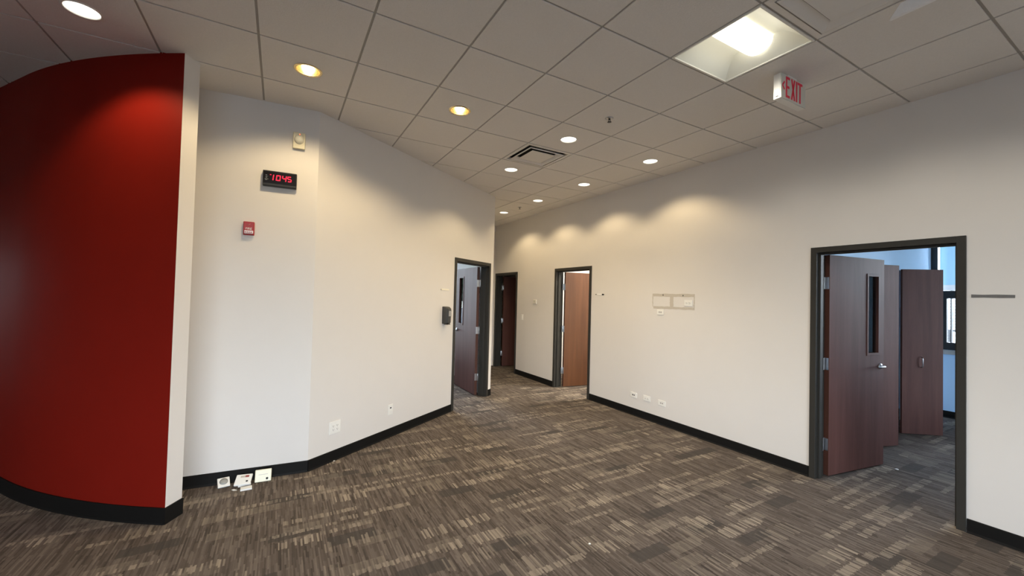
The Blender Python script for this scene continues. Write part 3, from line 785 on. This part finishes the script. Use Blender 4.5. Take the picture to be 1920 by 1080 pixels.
mk('emblem', bm, mat('printed_grey', (.35, .38, .38), .5), root)

# motion detector
P = jog(-.106); root = on_wall('motion_detector', (P[0], P[1], 2.972), NJ, 'cream motion detector high on the wall above the clock', 'motion detector')
bm = B(); bm_box(bm, -.049, .049, -.030, 0, -.073, .073); mk('case', bm, m_cream, root, bevel=.006, seg=3)
bm = B(); bm_lathe(bm, [(.040, -.029), (.038, -.040), (.030, -.052), (.018, -.059), (0, -.062)], 0, .008, 28, axis='y', caps=False); mk('lens_dome', bm, mat('frosted_dome', (.82, .78, .62), .25), root)
bm = B(); bm_lathe(bm, [(.005, -.030), (.005, -.032), (0, -.033)], .004, .056, 12, axis='y', caps=False); mk('indicator', bm, mat('indicator_red', (.8, .15, .08), .4, emit=(1, .2, .1), es=1.0), root)

# fire alarm pull station
P = jog(.248); root = on_wall('fire_alarm_station', (P[0], P[1], 2.150), NJ, 'small red fire alarm box on the wall below the clock', 'fire alarm')
bm = B(); bm_box(bm, -.040, .040, -.030, 0, -.057, .057); mk('case', bm, m_alarm, root, bevel=.005)
bm = B(); bm_box(bm, -.030, .034, -.040, -.030, -.045, -.020); mk('handle', bm, mat('white_bar', (.75, .72, .75), .4), root, bevel=.002)
def letters(txt, size, mat_, parent, loc, rot, name='lettering', ext=.0006):
    cu = bpy.data.curves.new(name, 'FONT'); cu.body = txt; cu.size = size; cu.extrude = ext; cu.align_x = 'CENTER'; cu.align_y = 'CENTER'
    tmp = bpy.data.objects.new('tmp', cu); C.objects.link(tmp); dg = bpy.context.evaluated_depsgraph_get()
    me = bpy.data.meshes.new_from_object(tmp.evaluated_get(dg)); bpy.data.objects.remove(tmp)
    me.materials.clear(); me.materials.append(mat_)
    o = bpy.data.objects.new(name, me); C.objects.link(o); o.parent = parent; o.location = loc; o.rotation_euler = rot; return o
letters('FIRE', .026, m_paper, root, (0, -.0312, -.004), (PI/2, 0, 0))
bm = B()
for k in range(4): bm_box(bm, -.026+k*.014, -.019+k*.014, -.0412, -.040, -.040, -.030)
mk('handle_marks', bm, m_alarm, root)
bm = B(); bm_tube(bm, [(.012, -.031, .038), (.0, -.031, .03), (-.014, -.031, .026)], .002, 6); mk('emblem', bm, mat('pale_red', (.6, .25, .2), .5), root)

# soap dispenser on the angled wall
def onleft(s, z): q = WA+WD*s; return (q.x, q.y, z)
root = on_wall('soap_dispenser', onleft(2.030, 1.238), NL, 'dark grey soap dispenser on the wall beside the left door', 'soap dispenser')
bm = B()
sec = []   # side profile in (y,z), lofted along x with rounding
prof = [(0, 0), (-.060, .0), (-.088, .012), (-.092, .10), (-.096, .17), (-.088, .205), (-.060, .226), (-.02, .232), (0, .232)]
xs = [(-.048, .72), (-.043, .92), (-.030, 1.0), (.030, 1.0), (.043, .92), (.048, .72)]
ring_ = []
for x, sc in xs: ring_.append([bm.verts.new((x, y*sc, .116+(z-.116)*(.94+.06*sc if sc < 1 else 1))) for y, z in prof])
for A_, B_ in zip(ring_[:-1], ring_[1:]):
    for k in range(len(prof)): bm.faces.new([A_[k], A_[(k+1) % len(prof)], B_[(k+1) % len(prof)], B_[k]]).smooth = False
bm.faces.new(ring_[0]); bm.faces.new(ring_[-1])
mk('housing', bm, m_grey, root, bevel=.006, seg=3)
bm = B(); bm_box(bm, -.028, .028, -.103, -.088, .10, .175); mk('sight_window', bm, mat('grey_window', (.30, .29, .28), .2), root, bevel=.004)
bm = B(); bm_box(bm, -.03, .03, -.086, -.02, -.012, .004); mk('push_bar', bm, m_black, root, bevel=.003)

# electrical plates
def plate(P, n_, w_, h_, kind_, label, group=None, name='outlet_plate', cat='outlet', m_=m_plastic):
    root = on_wall(name, P, n_, label, cat, group)
    bm = B(); bm_box(bm, -w_/2, w_/2, -.007, 0, -h_/2, h_/2); mk('cover', bm, m_, root, bevel=.003)
    if kind_ == 'duplex_h' or kind_ == 'duplex_v':
        for s_ in (-1, 1):
            bm = B(); cx, cz = (s_*.0215, 0) if kind_ == 'duplex_h' else (0, s_*.0215)
            bm_box(bm, cx-.016, cx+.016, -.0095, -.0065, cz-.0145, cz+.0145); mk('socket', bm, m_, root, bevel=.004)
            bm = B()
            if kind_ == 'duplex_h':
                bm_box(bm, cx-.009, cx+.001, -.0098, -.0093, cz+.004, cz+.007); bm_box(bm, cx-.008, cx+.001, -.0098, -.0093, cz-.008, cz-.005); bm_lathe(bm, [(.003, -.0098), (0, -.0099)], cx+.009, cz, 10, axis='y')
            else:
                bm_box(bm, cx-.008, cx-.005, -.0098, -.0093, cz-.002, cz+.007); bm_box(bm, cx+.005, cx+.008, -.0098, -.0093, cz-.001, cz+.006); bm_lathe(bm, [(.003, -.0098), (0, -.0099)], cx, cz-.008, 10, axis='y')
            mk('slots', bm, m_dark, root)
    elif kind_ in ('data_h', 'data_pale'):
        for s_ in (-1, 1):
            bm = B(); bm_box(bm, s_*.014-.009, s_*.014+.009, -.0078, -.0065, -.009, .009); mk('port', bm, m_dark if kind_ == 'data_h' else m_portgrey, root)
    elif kind_ == 'data_v':
        bm = B(); bm_box(bm, -.012, .012, -.0078, -.0065, .012, .026); mk('port', bm, m_dark, root)
        bm = B(); bm_box(bm, -.014, .014, -.009, -.0065, -.032, -.008); mk('blank_insert', bm, m_, root, bevel=.002)
    elif kind_ == 'duo':
        for s_ in (-1, 1):
            bm = B(); bm_box(bm, s_*.023-.0165, s_*.023+.0165, -.010, -.0065, -.034, .034); mk('socket', bm, m_, root, bevel=.003)
            bm = B()
            for cz in (-.017, .017):
                bm_box(bm, s_*.023-.008, s_*.023-.005, -.0103, -.0098, cz-.004, cz+.005); bm_box(bm, s_*.023+.005, s_*.023+.008, -.0103, -.0098, cz-.003, cz+.004); bm_lathe(bm, [(.003, -.0103), (0, -.0104)], s_*.023, cz-.010, 10, axis='y')
            mk('slots', bm, m_dark, root)
    elif kind_ == 'switch':
        bm = B(); bm_box(bm, -.0165, .0165, -.011, -.0065, -.033, .033); mk('rocker', bm, m_, root, bevel=.002)
    elif kind_ == 'blank':
        bm = B()
        for s_ in (-1, 1): bm_lathe(bm, [(.003, -.0078), (0, -.0079)], s_*w_*.36, 0, 10, axis='y')
        mk('screws', bm, m_steel, root)
    return root
G = 'low wall plates on the right wall'
plate((4.160, YW, .284), NR, .118, .072, 'data_h', 'white low wall plate with two dark ports, left one of the three', G)
plate((3.921, YW, .287), NR, .118, .072, 'duplex_h', 'white low wall outlet, middle one of the three', G)
m_portgrey = mat('pale_port', (.36, .34, .32), .6)
plate((3.672, YW, .282), NR, .118, .072, 'data_pale', 'white low wall plate with pale ports, right one of the three', G)
plate((3.298, YW, 1.600), NR, .118, .074, 'duplex_h', 'white outlet inside the right end of the grey tape outline', 'plates near the tape outline')
plate((3.721, YW, 1.470), NR, .110, .070, 'data_pale', 'white wall plate just under the grey tape outline', 'plates near the tape outline')
plate(onleft(.284, .320), NL, .128, .120, 'duo', 'square white double outlet low on the left angled wall', 'outlets on the angled wall')
plate(onleft(1.043, .311), NL, .074, .116, 'data_v', 'narrow white wall plate low on the angled wall, nearer the hall', 'outlets on the angled wall')
plate((7.257, YW, 1.207), NR, .075, .120, 'switch', 'white light switch on the wall between the two hall doors', name='light_switch', cat='light switch')
root = on_wall('thermostat', (6.764, YW, 1.540), NR, 'small cream thermostat above the switch between the hall doors', 'thermostat')
bm = B(); bm_box(bm, -.058, .058, -.024, 0, -.040, .040); mk('case', bm, mat('ivory_plastic', (.74, .69, .62), .4), root, bevel=.006)
bm = B(); bm_box(bm, -.03, .03, -.029, -.0275, -.004, .02); mk('dial_window', bm, mat('pale_window', (.6, .58, .5), .3), root)

# adhesive outline left on the right wall (two rectangles)
root = on_wall('adhesive_outline', (3.54, YW, 1.614), NR, 'grey adhesive tape outline of two rectangles left on the right wall', 'tape residue')
def rj(rng, x): return x
bm = B(); rg = random.Random(5)
def strip(x0, z0, x1, z1, n_=14):
    """ragged flat strip from (x0..x1, z0..z1) in wall coordinates (X right)"""
    hor = (x1-x0) > (z1-z0); up = []; lo_ = []
    for k in range(n_+1):
        t_ = k/n_; j1, j2 = rg.uniform(-.003, .003), rg.uniform(-.003, .003)
        if hor: up.append((x0+(x1-x0)*t_, z1+j1)); lo_.append((x0+(x1-x0)*t_, z0+j2))
        else: up.append((x1+j1, z0+(z1-z0)*t_)); lo_.append((x0+j2, z0+(z1-z0)*t_))
    U = [bm.verts.new((a, -.0015, b)) for a, b in up]; Lw = [bm.verts.new((a, -.0015, b)) for a, b in lo_]
    U2 = [bm.verts.new((a, -.0001, b)) for a, b in up]; L2 = [bm.verts.new((a, -.0001, b)) for a, b in lo_]
    for k in range(n_):
        bm.faces.new([Lw[k], Lw[k+1], U[k+1], U[k]]); bm.faces.new([U[k], U[k+1], U2[k+1], U2[k]]); bm.faces.new([Lw[k], Lw[k+1], L2[k+1], L2[k]])
strip(-.318, .062, .330, .100); strip(-.318, -.074, -.306, .062); strip(.316, -.066, .330, .062)
strip(-.300, -.098, .330, -.066); strip(-.034, -.066, .020, .062)
mk('tape_strips', bm, m_tape, root)
for hx, hz in ((-.143, .083), (.163, .079)):
    bm = B(); bm_lathe(bm, [(.008, -.0018), (.006, -.004), (0, -.0045)], hx, hz, 12, axis='y', caps=False); mk('screw_anchor', bm, m_dark, root)

# leftover sign strips
root = on_wall('adhesive_strip', (.826, YW, 1.713), NR, 'dark grey adhesive strip beside the right doorway at eye level', 'tape residue')
bm = B(); bm_prism(bm, [(-.102, -.012), (-.04, -.010), (.03, -.012), (.102, -.011), (.103, .010), (.02, .012), (-.05, .010), (-.102, .012)], -.003, 0, 'y'); mk('strip', bm, mat('grey_foam_tape', (.14, .135, .13), .7, noise=.2, nscale=80), root)
root = on_wall('adhesive_strip', (4.905, YW, 1.697), NR, 'short white strip with dark ends on the wall right of the orange-brown door', 'tape residue')
bm = B(); bm_prism(bm, [(-.060, -.011), (.050, -.012), (.050, .010), (-.060, .012)], -.003, 0, 'y'); mk('strip', bm, m_paper, root)
bm = B(); bm_prism(bm, [(.050, -.013), (.092, -.012), (.096, .006), (.050, .011)], -.0032, 0, 'y'); mk('dark_patch', bm, m_dark, root)
bm = B(); bm_prism(bm, [(-.096, -.008), (-.080, -.004), (-.080, .004), (-.096, .007)], -.0032, 0, 'y'); mk('dark_patch', bm, m_dark, root)
root = on_wall('adhesive_strip', onleft(2.03, 1.699), NL, 'short pale strip on the wall above the soap dispenser', 'tape residue')
bm = B(); bm_prism(bm, [(-.075, -.010), (.095, -.012), (.095, .008), (-.075, .010)], -.003, 0, 'y'); mk('strip', bm, mat('cream_tape', (.85, .80, .66), .6), root)
bm = B(); bm_lathe(bm, [(.011, -.003), (.009, -.006), (0, -.007)], -.09, 0, 12, axis='y', caps=False); mk('screw_anchor', bm, m_tape, root)

# ------------------------------------------------------------------ small boxes left on the floor below the clock
def lean_box(name, P, rotz, w_, h_, d_, tilt, label, cat):
    root = empty(name, P, rotz, label, cat); root.rotation_euler = (tilt, 0, rotz); return root
rzj = math.atan2(NJ[0], -NJ[1])
# upright cream thermostat-like box leaning on the baseboard
root = lean_box('wall_device', (4.047, .074, .006), rzj, 0, 0, 0, -.28, 'cream plastic box leaning on the baseboard, rightmost of the items on the floor', 'device')
bm = B(); bm_box(bm, -.060, .060, 0, .026, 0, .098); mk('case', bm, mat('warm_cream_plastic', (.80, .76, .58), .35), root, bevel=.005, seg=3)
bm = B(); bm_box(bm, -.034, .034, -.001, .0005, .056, .060); mk('groove', bm, m_tape, root)
bm = B(); bm_lathe(bm, [(.009, .0005), (.009, -.0015), (0, -.002)], .030, .024, 16, axis='y', caps=False); mk('button', bm, m_dark, root)
# small plate lying, with round lens
root = lean_box('wall_device', (4.072, .345, .012), rzj+.25, 0, 0, 0, -1.05, 'small white plate with a round grey lens, leftmost of the items on the floor', 'device')
bm = B(); bm_box(bm, -.042, .042, 0, .012, 0, .090); mk('case', bm, m_paper, root, bevel=.003)
bm = B(); bm_lathe(bm, [(.030, .001), (.028, -.006), (.016, -.010), (0, -.011)], 0, .048, 24, axis='y', caps=False); mk('lens', bm, mat('grey_lens', (.30, .30, .28), .3), root)
bm = B(); bm_box(bm, -.040, .040, .0125, .020, -.002, .075); mk('back_plate', bm, m_grey, root)
# pile: white box, card, loose papers
root = lean_box('wall_device', (4.022, .222, .024), rzj-.1, 0, 0, 0, -1.12, 'white device with a dark and red stripe, in the middle floor pile below the clock', 'device')
bm = B(); bm_box(bm, -.058, .058, 0, .018, 0, .105); mk('case', bm, m_paper, root, bevel=.004)
bm = B(); bm_box(bm, -.024, .014, -.001, .0005, .070, .088); mk('dark_stripe', bm, m_tape, root)
bm = B(); bm_box(bm, .010, .036, -.0012, .0005, .070, .090); mk('red_stripe', bm, mat('faded_red', (.30, .06, .05), .5), root)
bm = B(); bm_lathe(bm, [(.008, .0005), (.008, -.0015), (0, -.002)], .030, .030, 14, axis='y', caps=False); mk('button', bm, m_dark, root)
bm = B(); bm_box(bm, -.042, .038, -.030, .022, 0, .014); o = mk('white_card', bm, m_paper, bevel=.001, loc=(3.972, .185, .001), rotz=rzj+.12)
tag(o, 'white card lying flat in front of the middle floor pile', 'card')
bm = B(); bm_box(bm, -.045, .045, -.038, .038, 0, .020); o = mk('small_carton', bm, m_paper, bevel=.002, loc=(4.065, .205, .001), rotz=rzj+.15)
tag(o, 'small white carton under the device in the middle floor pile', 'carton')
bm = B(); bm_prism(bm, [(-.02, -.016), (.018, -.006), (.016, .012), (-.012, .008)], 0, .003); o = mk('paper_scrap', bm, m_paper, loc=(3.985, .272, .001)); o.rotation_euler = (.1, .05, .4); o.location.z = .003
tag(o, 'small torn white scrap at the left foot of the middle floor pile', 'scrap')
# crumbs on the carpet
def scrap(x, y, s, label, sd):
    rnd = random.Random(sd); bm = B(); bmesh.ops.create_icosphere(bm, subdivisions=2, radius=s)
    for v in bm.verts: v.co = Vector((v.co.x*(1+rnd.uniform(-.3, .3)), v.co.y*(1+rnd.uniform(-.3, .3)), v.co.z*.5))
    o = mk('paper_scrap', bm, m_paper, loc=(x, y, s*.5)); return tag(o, label, 'scrap', 'white crumbs on the carpet')
scrap(1.642, -5.388, .013, 'tiny white crumb on the carpet inside the blue office', 1)
scrap(2.100, -1.834, .0075, 'tiny white crumb on the carpet in the open foreground', 2)
scrap(4.258, -.505, .008, 'tiny white crumb on the carpet near the square double outlet', 3)

bpy.context.view_layer.update()
